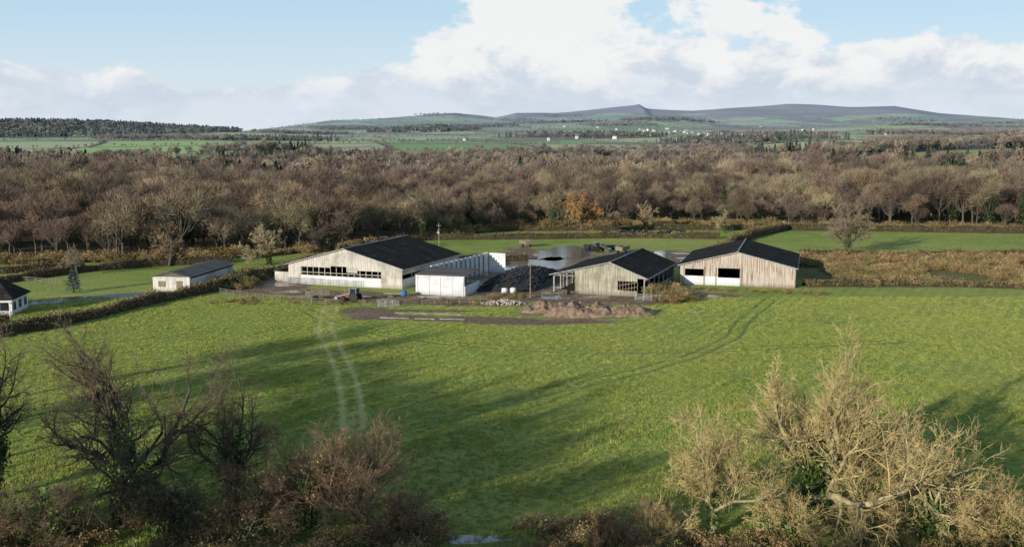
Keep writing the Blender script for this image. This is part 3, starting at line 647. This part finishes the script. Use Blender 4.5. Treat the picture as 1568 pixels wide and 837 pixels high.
# tyre-covered silage heap
r=rng(55); nm=NM(); gx=np.linspace(0,1,30); A,B=np.meshgrid(gx,gx); hx=-8+A*13; hy=212+B*26; hz=3.0*np.clip(np.sin(A*math.pi),0,1)**.6*np.clip(np.sin(B*math.pi),0,1)**.4+.15*vnoise(hx,hy,1.2,2)-.1
hx=hx+(hy-212)*.3
ii=(np.arange(29)[:,None]*30+np.arange(29)[None,:]).ravel(); nm.add(np.stack([hx,hy,hz],-1),np.stack([ii,ii+1,ii+31,ii+30],1),0)
link(D.objects.new('silage_heap',nm.mesh('silage_heap',[M['black']],True)))
nm=NM(); N=420; an=np.linspace(0,2*math.pi,9)
for i in range(N):
    a_,b_=r.uniform(.04,.96),r.uniform(.03,.97); h_=3.0*math.sin(a_*math.pi)**.6*math.sin(b_*math.pi)**.4
    c=np.array([-8+a_*13+b_*26*.3,212+b_*26,h_+.1]); t=nrm(r.normal(size=3)*.35+np.array([0,0,1])); u_=nrm(np.cross(t,[1,.2,0])); v_=np.cross(t,u_)
    tubes(nm,(c+.33*(np.cos(an)[:,None]*u_+np.sin(an)[:,None]*v_))[None],np.full((1,9),.11),4,0)
link(D.objects.new('tyre_heap',nm.mesh('tyre_heap',[simple('old_tyre',(.05,.05,.052),(.03,.03,.032),2,rough=.5)],True)))
e=empty('long_low_shed',(-70,212.5,0),math.radians(-8))
mb=MB()
mb.box((0,.1,1.5),(8,.2,3.0)); mb.box((-4,11,1.5),(.2,21.6,3.0)); mb.box((4,11,1.3),(.2,21.6,2.6)); mb.box((0,22,1.5),(8,.2,3)); mb.obj('walls',boards('whitewashed_block',(.66,.65,.61),(.50,.48,.44),(.32,.31,.27)),e)
mb=MB()
for sgn in(-1,1):
    vs=[(0,-.4,3.9),(sgn*4.4,-.4,2.95),(sgn*4.4,22.4,2.95),(0,22.4,3.9)]; vs+=[(a_,b_,c_+.1) for a_,b_,c_ in vs]; mb.poly(vs,[(0,1,2,3),(4,5,6,7),(0,1,5,4),(1,2,6,5),(2,3,7,6),(3,0,4,7)])
mb.poly([(-3.9,.03,3.0),(3.9,.03,3.0),(0,.03,3.88)],[(0,1,2)]); mb.obj('roof',M['roofg'],e)
mb=MB(); mb.box((-2,-.02,1.5),(1.6,.08,1.2)); mb.box((1.8,-.02,1.1),(1.4,.08,2.2)); mb.obj('window_and_door',M['timber'],e)
e=empty('bungalow',(-95.5,187,0),math.radians(8))
mb=MB(); mb.box((0,0,1.5),(12,9,3)); mb.obj('walls',M['white'],e)
mb=MB(); mb.poly([(-6.6,-5.1,2.95),(6.6,-5.1,2.95),(6.6,5.1,2.95),(-6.6,5.1,2.95),(-2.4,0,6.6),(2.0,0,6.6)],[(0,1,5,4),(1,2,5),(2,3,4,5),(3,0,4),(3,2,1,0)]); mb.obj('roof',M['roof'],e)
mb=MB()
for i in range(6):
    mb.box((-5+i*1.95,-4.52,1.6),(1.5,.06,1.7))
for i in range(3): mb.box((6.02,-3+i*3,1.6),(.06,1.5,1.5))
mb.obj('windows',M['glass'],e)
mb=MB()
for i in range(8): mb.box((-5.8+i*1.68,-5.6,1.3),(.12,.12,2.6))
mb.box((0,-5.6,2.65),(12.2,.15,.15)); mb.box((0,-5.6,1.0),(12.2,.1,.1))
for i in range(40): mb.box((-5.9+i*.3,-5.6,.5),(.05,.05,1.))
mb.obj('veranda',simple('white_paint',(.8,.8,.8),(.7,.7,.72)),e)
# ------------------------------------------------------------------ lane, rails, fences
mb=MB(); pl=[(-135,176),(-108,181),(-95,196),(-84,203),(-77,207.5),(-73,209)]; wv=[2.2,2.2,2.4,3.6,3.0,2.5]
vs=[];fs=[]
for i,(a_,b_) in enumerate(pl):
    d=Vector((pl[min(i+1,5)][0]-pl[max(i-1,0)][0],pl[min(i+1,5)][1]-pl[max(i-1,0)][1],0)).normalized()
    vs+=[(a_-d.y*wv[i],b_+d.x*wv[i],.05),(a_+d.y*wv[i],b_-d.x*wv[i],.05)]
for i in range(5): fs.append((i*2,i*2+1,i*2+3,i*2+2))
mb.poly(vs,fs); mb.obj('wet_driveway',simple('wet_asphalt',(.13,.15,.17),(.08,.09,.10),.3,rough=.3,spec=.5))
def fence(name,pl,h=1.2,rails=3,mat='timber',sp=2.4):
    mb=MB()
    for a_,b_ in zip(pl,pl[1:]):
        A=Vector((*a_,0));B=Vector((*b_,0)); L=(B-A).length; n=max(1,round(L/sp))
        for i in range(n): 
            p=A.lerp(B,i/n); mb.box((p.x,p.y,h/2),(.13,.13,h+.1),math.atan2((B-A).y,(B-A).x))
        for k in range(rails):
            z=h*(k+.8)/rails; mb.loft([A+Vector((0,0,z)),B+Vector((0,0,z))],[.055,.055],4)
    return mb.obj(name,M[mat])
fence('post_and_rail_fence',[(-59,209),(-52,203),(-44.5,199),(-38,196),(-32.5,194.5)])
fence('post_and_rail_fence',[(-28,194),(-17.7,194.5)],1.3)
fence('post_and_rail_fence',[(-17,195),(-10,196.5),(-4,196)],1.1,2)
fence('field_gate',[(-25,193),(-21,192.5)],1.3,5,'steel',1.3)
fence('yard_gate',[(24,201),(30,199)],1.3,5,'steel',1.5)
fence('yard_rail',[(6,204.5),(11,206.5)],1.3,4,'timber',1.6)
fence('lawn_fence',[(-118,232),(-104,226),(-96,221)],1.1,3)
mb=MB()
for (x0,y0,x1,y1) in((-23.2,181,-18,180.2),(-17,180,-13.5,179.6),(-12.6,179.7,-8.2,179.2),(-21,186,-15,184.8),(-14,184.8,-9,184.)):
    mb.box(((x0+x1)/2,(y0+y1)/2,.1),(math.hypot(x1-x0,y1-y0),.28,.14),math.atan2(y1-y0,x1-x0))
mb.obj('concrete_feed_blocks',M['conc'])
def heap(name,cx,cy,rx,ry,h,mat,seed,rz=0,lump=.5):
    n=60; t=np.linspace(-1,1,n); A,B=np.meshgrid(t,t); rr=np.sqrt(A**2+B**2)
    X=A*rx;Y=B*ry; co,si=math.cos(rz),math.sin(rz); Xw=cx+X*co-Y*si;Yw=cy+X*si+Y*co
    Z=h*np.clip(1-rr**2+.35*(vnoise(Xw,Yw,3,seed)-.5),0,1)**.7*(1+lump*(vnoise(Xw,Yw,1.4,seed)-.5)+lump*.7*(vnoise(Xw,Yw,.5,seed+1)-.5))-.06
    nm=NM(); ii=(np.arange(n-1)[:,None]*n+np.arange(n-1)[None,:]).ravel(); nm.add(np.stack([Xw,Yw,Z],-1),np.stack([ii,ii+1,ii+n+1,ii+n],1),0)
    link(D.objects.new(name,nm.mesh(name,[M[mat]],True)))
heap('soil_heap',13.5,184,8.5,3.2,2.,'mud',1,.06,.8); heap('soil_heap',20.5,184.5,5,2.8,1.7,'mud',2,0,.8); heap('soil_heap',6,188,5,3,1.4,'mud',4,0,.8)
r=rng(77); mb=MB()
for i in range(170):
    a_=r.uniform(0,6.28); q=r.uniform(0,1)**.5; cx_,cy_=-1.5+math.cos(a_)*4.5*q,196.5+math.sin(a_)*2*q; s=r.uniform(.2,.5)
    pts=[(cx_+s*r.uniform(-.1,.1),cy_,(1-q)*.9+k*s*.4-.1) for k in range(3)]; mb.loft(pts,[s*.45,s*.6,s*.3],6)
mb.obj('rubble_heap',M['stone'])
mb=MB(); mb.loft([(36,252,0),(36,252,3.4),(36,252,3.9),(36,252,4.1)],[1.7,1.7,1.4,.5],18); mb.box((36,249.8,.6),(2.2,1.2,1.2)); mb.obj('feed_silo',M['steel'])
mb=MB(); mb.loft([(3.6,203,0),(3.6,203,7.2)],[.13,.09],8); mb.box((3.6,203,6.7),(1.4,.1,.12)); mb.loft([(3.1,203,6.76),(3.1,203,7.)],[.06,.06],6); mb.loft([(4.1,203,6.76),(4.1,203,7.)],[.06,.06],6); mb.obj('utility_pole',M['timber'])
for i,(x_,y_,mt) in enumerate(((-1.5,208.5,'wplast'),(.2,208.9,'wplast'),(32.5,240,'blue'),(33.8,241,'wplast'),(-21.5,205.5,'blue'))):
    mb=MB(); mb.loft([(x_,y_,.15),(x_,y_,.2),(x_,y_,1.15),(x_,y_,1.25),(x_,y_,1.35)],[.5,.62,.62,.5,.2],14); mb.obj('water_tank',M[mt],smooth=True)
mb=MB(); r=rng(8)
for i in range(16):
    x_=21+(i%6)*1.5+r.uniform(-.2,.2); y_=291+(i//6)*1.6; mb.loft([(x_-.6,y_,.62),(x_-.55,y_,.62),(x_+.55,y_,.62),(x_+.6,y_,.62)],[.5,.62,.62,.5],14)
mb.obj('wrapped_silage_bales',simple('bale_wrap',(.03,.03,.035),(.05,.05,.055),1,rough=.3,spec=.5))
mb=MB(); r=rng(18)   # stacked pallets and boards in the yard
for (x_,y_,k) in ((10.5,209,5),(12.3,210,3),(-24,204.5,4),(26,285,6),(2,205,3)):
    for j in range(k):
        for q in range(5): mb.box((x_-.5+q*.25,y_,.14+j*.15),(.1,1.,.03),.1*j)
        for q in (-.45,0,.45): mb.box((x_,y_+q,.07+j*.15),(1.1,.09,.09),.1*j)
mb.obj('pallet_stacks',M['timber'])
def tractor(name,loc,rz,paint):
    e=empty(name,loc,rz); mb=MB(); mb.loft([(.2,0,1.15),(1.2,0,1.2),(2.1,0,1.1),(2.25,0,1.0)],[.62,.58,.5,.35],8); mb.box((-.3,0,.95),(1.5,.7,.5)); mb.box((-.95,.85,1.5),(.9,.45,.12)); mb.box((-.95,-.85,1.5),(.9,.45,.12)); mb.obj('hood_and_chassis',M[paint],e)
    mb=MB(); mb.box((-.65,0,2.62),(1.5,1.4,.12)); mb.obj('cab_roof',M['steel'],e,bevel=.04)
    mb=MB(); mb.box((-.65,0,1.98),(1.25,1.2,1.15)); mb.obj('cab_glass',M['glass'],e)
    mb=MB()
    for sx in(-1.32,.02):
        for sy in(-.64,.64): mb.box((sx,sy,2.),(.08,.08,1.2))
    mb.loft([(1.3,.4,1.7),(1.3,.4,2.3)],[.05,.05],6)
    mb.beam((-.1,.75,1.7),(2.6,.75,.9),.1);mb.beam((-.1,-.75,1.7),(2.6,-.75,.9),.1);mb.box((2.9,0,.6),(.6,1.9,.6)); mb.obj('frame_and_loader',M['steel'],e)
    mb=MB()
    for x_,r_,w_ in((-.95,.85,.45),(1.6,.55,.35)):
        for sy in(-.85,.85):
            mb.loft([(x_,sy-w_/2,r_),(x_,sy-w_*.4,r_),(x_,sy+w_*.4,r_),(x_,sy+w_/2,r_)],[r_*.86,r_,r_,r_*.86],18)
    mb.obj('tyres',M['black'],e)
tractor('tractor',(-31,199.5,0),math.radians(160),'rust'); tractor('tractor',(24,286,0),math.radians(20),'green')
def trailer(name,loc,rz):
    e=empty(name,loc,rz); mb=MB(); mb.box((0,0,1.),(4.5,2.2,.15)); mb.box((0,1.05,1.5),(4.5,.08,.9));mb.box((0,-1.05,1.5),(4.5,.08,.9));mb.box((-2.2,0,1.5),(.08,2.0,.9)); mb.beam((2.2,0,.8),(3.6,0,.6),.08); mb.obj('body',M['timber'],e)
    mb=MB()
    for sy in(-1,1): mb.loft([(-.4,sy*1.2-.15,.5),(-.4,sy*1.2+.15,.5)],[.5,.5],16)
    mb.obj('tyres',M['black'],e)
trailer('farm_trailer',(-38,202,0),.3); trailer('farm_trailer',(30,282,0),1.0); trailer('farm_trailer',(4,298,0),2.)
def cowmesh():
    mb=MB(); mb.loft([(-1.05,0,1.1),(-.95,0,1.12),(-.5,0,1.08),(.0,0,1.0),(.5,0,1.05),(.85,0,1.12),(1.1,0,1.25),(1.35,0,1.38)],[.12,.3,.36,.42,.38,.34,.22,.16],10)
    mb.loft([(1.3,0,1.4),(1.45,0,1.42),(1.7,0,1.25),(1.85,0,1.15)],[.12,.17,.12,.09],8)
    for sy in(-1,1):
        mb.loft([(1.4,sy*.12,1.5),(1.35,sy*.34,1.47)],[.06,.02],5)
        mb.loft([(.7,sy*.2,.95),(.68,sy*.2,.5),(.72,sy*.2,.05)],[.14,.08,.07],6)
        mb.loft([(-.75,sy*.2,1.0),(-.6,sy*.22,.7),(-.85,sy*.2,.45),(-.78,sy*.2,.05)],[.2,.13,.07,.07],6)
    mb.loft([(-1.08,0,1.3),(-1.18,0,.9),(-1.15,0,.5)],[.04,.03,.05],5)
    return mb
m,nt,b=newmat('cow_hide',.7); tc=nt.nodes.new('ShaderNodeTexCoord')
c=mix(nt,noise(nt,tc.outputs['Object'],1.4,1).sstep(.60,.63),(.025,.02,.018),(.6,.58,.52)); nt.links.new(c.s,b.inputs['Base Color'])
c0=cowmesh().obj('cow',m,smooth=True); c0.location=(34,331,0); c0.rotation_euler[2]=.4
r=rng(5)
for i in range(22):
    o=D.objects.new('cow',c0.data); o.location=(30+i*1.35+r.uniform(-.8,.8),331+r.uniform(-3,6),0); o.rotation_euler[2]=r.uniform(0,6.28); link(o)
M['slate']=simple('slate',(.12,.12,.13),(.09,.09,.1),.2,hz=True); M['render']=simple('white_render',(.62,.59,.53),(.40,.36,.31),.05,hz=True)
def houses(name,L):
    mb=MB()
    for (x_,y_,w,d,h,rz,cm) in L:
        z0=float(terr(x_,y_))-1; co,si=math.cos(rz),math.sin(rz)
        mb.box((x_,y_,z0+h/2+.5),(w,d,h+1),rz,0)
        T=lambda a,b_,c_:(x_+a*co-b_*si,y_+a*si+b_*co,z0+1+c_)
        a=w/2+.3;q=d/2+.4; mb.poly([T(-a,-q,h),T(a,-q,h),T(a,q,h),T(-a,q,h),T(-a,0,h+d*.35),T(a,0,h+d*.35)],[(0,1,5,4),(2,3,4,5),(1,2,5),(3,0,4)],cm)
    mb.obj(name,[M['render'],M['slate'],M['render']])
r=rng(9)
houses('distant_village',[(r.normal(480,200),r.uniform(2000,3400),r.uniform(7,11),7,r.uniform(4,6),r.uniform(-1.2,1.2),1) for i in range(36)]+[(r.uniform(-900,1700),r.uniform(2000,5000),9,7,5,r.uniform(-1.2,1.2),1) for i in range(30)])
houses('distant_warehouse',[(-100,1045,28,12,4.5,.05,2)])
houses('farmhouse',[(335,872,13,8,7,.2,1),(347,878,8,7,6,.2,1)])
# ------------------------------------------------------------------ grass tufts
r=rng(3)
def tuft(seed,n=14):
    r=rng(seed); nm=NM(); a=r.uniform(0,6.28,n); c=np.column_stack([r.normal(size=n)*.16,r.normal(size=n)*.16,np.zeros(n)]); d=np.column_stack([np.cos(a),np.sin(a),np.zeros(n)]); h=r.uniform(.10,.26,n)[:,None]
    pw=np.column_stack([-d[:,1],d[:,0],np.zeros(n)])*.022; tip=c+d*h*.5+np.array([0,0,1])*h
    nm.add(np.stack([c-pw,c+pw,tip],1),np.arange(n*3).reshape(n,3),0); return nm.mesh('grass_tuft',[M['grassblade']])
tc_=coll('grass_tuft',[tuft(1),tuft(2),tuft(3,20)])
n=170000; ty=np.sqrt(r.uniform(76**2,205**2,n)); tx=r.uniform(-.52,.52,n)*ty
mdv=np.full(n,9.)
for (cx_,cy_,rx,ry,ro) in ELL:
    co,si=math.cos(ro),math.sin(ro); dx=tx-cx_;dy=ty-cy_; mdv=np.minimum(mdv,np.hypot((dx*co+dy*si)/rx,(dy*co-dx*si)/ry))
rc=tx*.86-ty*.5+np.sin(ty/37)*3+np.sin(tx/51)*4
def pdist(tk):
    d=np.full(n,99.)
    for (ax,ay),(bx_,by_) in zip(tk,tk[1:]):
        t=np.clip(((tx-ax)*(bx_-ax)+(ty-ay)*(by_-ay))/((bx_-ax)**2+(by_-ay)**2),0,1); d=np.minimum(d,np.hypot(tx-(ax+t*(bx_-ax)),ty-(ay+t*(by_-ay))))
    return d
offtrack=np.ones(n,bool)
for tk in (TK1,TK2,TK3,TK4): offtrack&=np.abs(pdist(tk)-1.1)>.4
dens=.30+.5*(np.sin(rc*3.1)*.5+.5)+.6*(vnoise(tx,ty,9,6)-.35)
k=(mdv>1.1)&(r.uniform(size=n)<dens)&offtrack
tx,ty=tx[k],ty[k]; n=len(tx)
scatter('field_grass',tc_,np.column_stack([tx,ty,np.zeros(n)]),r.uniform(0,6.28,n),r.uniform(.6,1.2,n)*(.6+.8*vnoise(tx,ty,4,8)),r.integers(0,3,n)); print('grass',n)
# ------------------------------------------------------------------ light & sky
EL=math.radians(13); hd=Vector((.64,.77,0)).normalized()
sd=Vector((hd.x*math.cos(EL),hd.y*math.cos(EL),-math.sin(EL)))
sl=D.lights.new('sun','SUN'); sl.energy=5; sl.angle=math.radians(.5); sl.color=(1,.91,.77)
so=D.objects.new('sun',sl); so.rotation_euler=sd.to_track_quat('-Z','Y').to_euler(); link(so)
w=D.worlds.new('World'); scene.world=w; w.use_nodes=True; nt=w.node_tree
for n_ in list(nt.nodes): nt.nodes.remove(n_)
out=nt.nodes.new('ShaderNodeOutputWorld'); sky=nt.nodes.new('ShaderNodeTexSky'); sky.sky_type='NISHITA'; sky.sun_disc=False
sky.sun_elevation=EL; sky.sun_rotation=math.atan2(-hd.x,-hd.y); sky.altitude=50; sky.air_density=1; sky.dust_density=.4; sky.ozone_density=2
b1=nt.nodes.new('ShaderNodeBackground'); b1.inputs[1].default_value=.13; nt.links.new(sky.outputs[0],b1.inputs[0])
tc=nt.nodes.new('ShaderNodeTexCoord'); sp=nt.nodes.new('ShaderNodeSeparateXYZ'); nt.links.new(tc.outputs['Generated'],sp.inputs[0])
dx,dy,dz=[E(nt,s) for s in sp.outputs]
az=dx._op('ARCTAN2',dy); hl=(dx*dx+dy*dy).pow(.5); el=dz/hl
grad=mix(nt,el.sstep(0.,.15),(.74,.83,.91),(.48,.70,.88)); grad=mix(nt,el.sstep(.15,1.2),grad,(.14,.27,.50))
b0=nt.nodes.new('ShaderNodeBackground'); b0.inputs[1].default_value=1.; nt.links.new(grad.s,b0.inputs[0])
m0=nt.nodes.new('ShaderNodeMixShader'); f0=el.sstep(.1,.9)*-.6+.85; nt.links.new(f0.s,m0.inputs[0]); nt.links.new(b1.outputs[0],m0.inputs[1]); nt.links.new(b0.outputs[0],m0.inputs[2])
cv=nt.nodes.new('ShaderNodeCombineXYZ'); nt.links.new(az.s,cv.inputs[0]); e2=el*1.7; nt.links.new(e2.s,cv.inputs[1])
n1=noise(nt,cv.outputs[0],9.,8,.58,.1); n2=noise(nt,cv.outputs[0],26.,5,.6)
def gs(a0,e0,ra,re):
    q=((az-a0)/ra); p_=((el-e0)/re); return ((q*q+p_*p_)*-1.).exp()
bias=gs(.04,.10,.09,.055)*.30+gs(-.05,.075,.09,.035)*.14+gs(.13,.055,.16,.035)*.28+gs(-.345,.036,.032,.022)*.46+gs(-.445,.04,.035,.022)*.46+gs(.38,.055,.15,.025)*.32+gs(-.13,.032,.25,.016)*.24+gs(.19,.115,.07,.018)*.16-gs(-.32,.11,.18,.045)*.2-gs(.38,.12,.14,.025)*.16
mask=(n1+bias+(n2-.5)*.30).sstep(.57,.67)
bank=((el*-1.)+.046+(n1-.5)*.08).sstep(-.016,.026)
# cumulus: bright crowns, grey-blue bases (thicker towards the base)
shd=(noise(nt,cv.outputs[0],15.,6,.6,.3)+((el-.062)*-4.)).sstep(.42,.64)
cc=mix(nt,shd,(.94,.935,.93),(.62,.70,.80))
b2=nt.nodes.new('ShaderNodeBackground'); b2.inputs[1].default_value=.97; nt.links.new(cc.s,b2.inputs[0])
b3=nt.nodes.new('ShaderNodeBackground'); b3.inputs[1].default_value=1.; bc=mix(nt,n1.sstep(.4,.6),(.60,.69,.79),(.74,.80,.87)); nt.links.new(bc.s,b3.inputs[0])
mx=nt.nodes.new('ShaderNodeMixShader'); mk=mask*.93; nt.links.new(mk.s,mx.inputs[0]); nt.links.new(m0.outputs[0],mx.inputs[1]); nt.links.new(b2.outputs[0],mx.inputs[2])
m3=nt.nodes.new('ShaderNodeMixShader'); bk=bank*.75; nt.links.new(bk.s,m3.inputs[0]); nt.links.new(mx.outputs[0],m3.inputs[1]); nt.links.new(b3.outputs[0],m3.inputs[2]); nt.links.new(m3.outputs[0],out.inputs[0])
# ------------------------------------------------------------------ camera
cam=D.cameras.new('camera'); cam.sensor_width=36; cam.lens=36*1600/1568; cam.clip_end=30000; cam.clip_start=.5
co=D.objects.new('camera',cam); co.location=(0,0,32); co.rotation_euler=(math.radians(90)-math.atan(213/1600.),0,0); link(co); scene.camera=co
scene.view_settings.view_transform='Standard'; scene.view_settings.look='None'; scene.view_settings.exposure=0
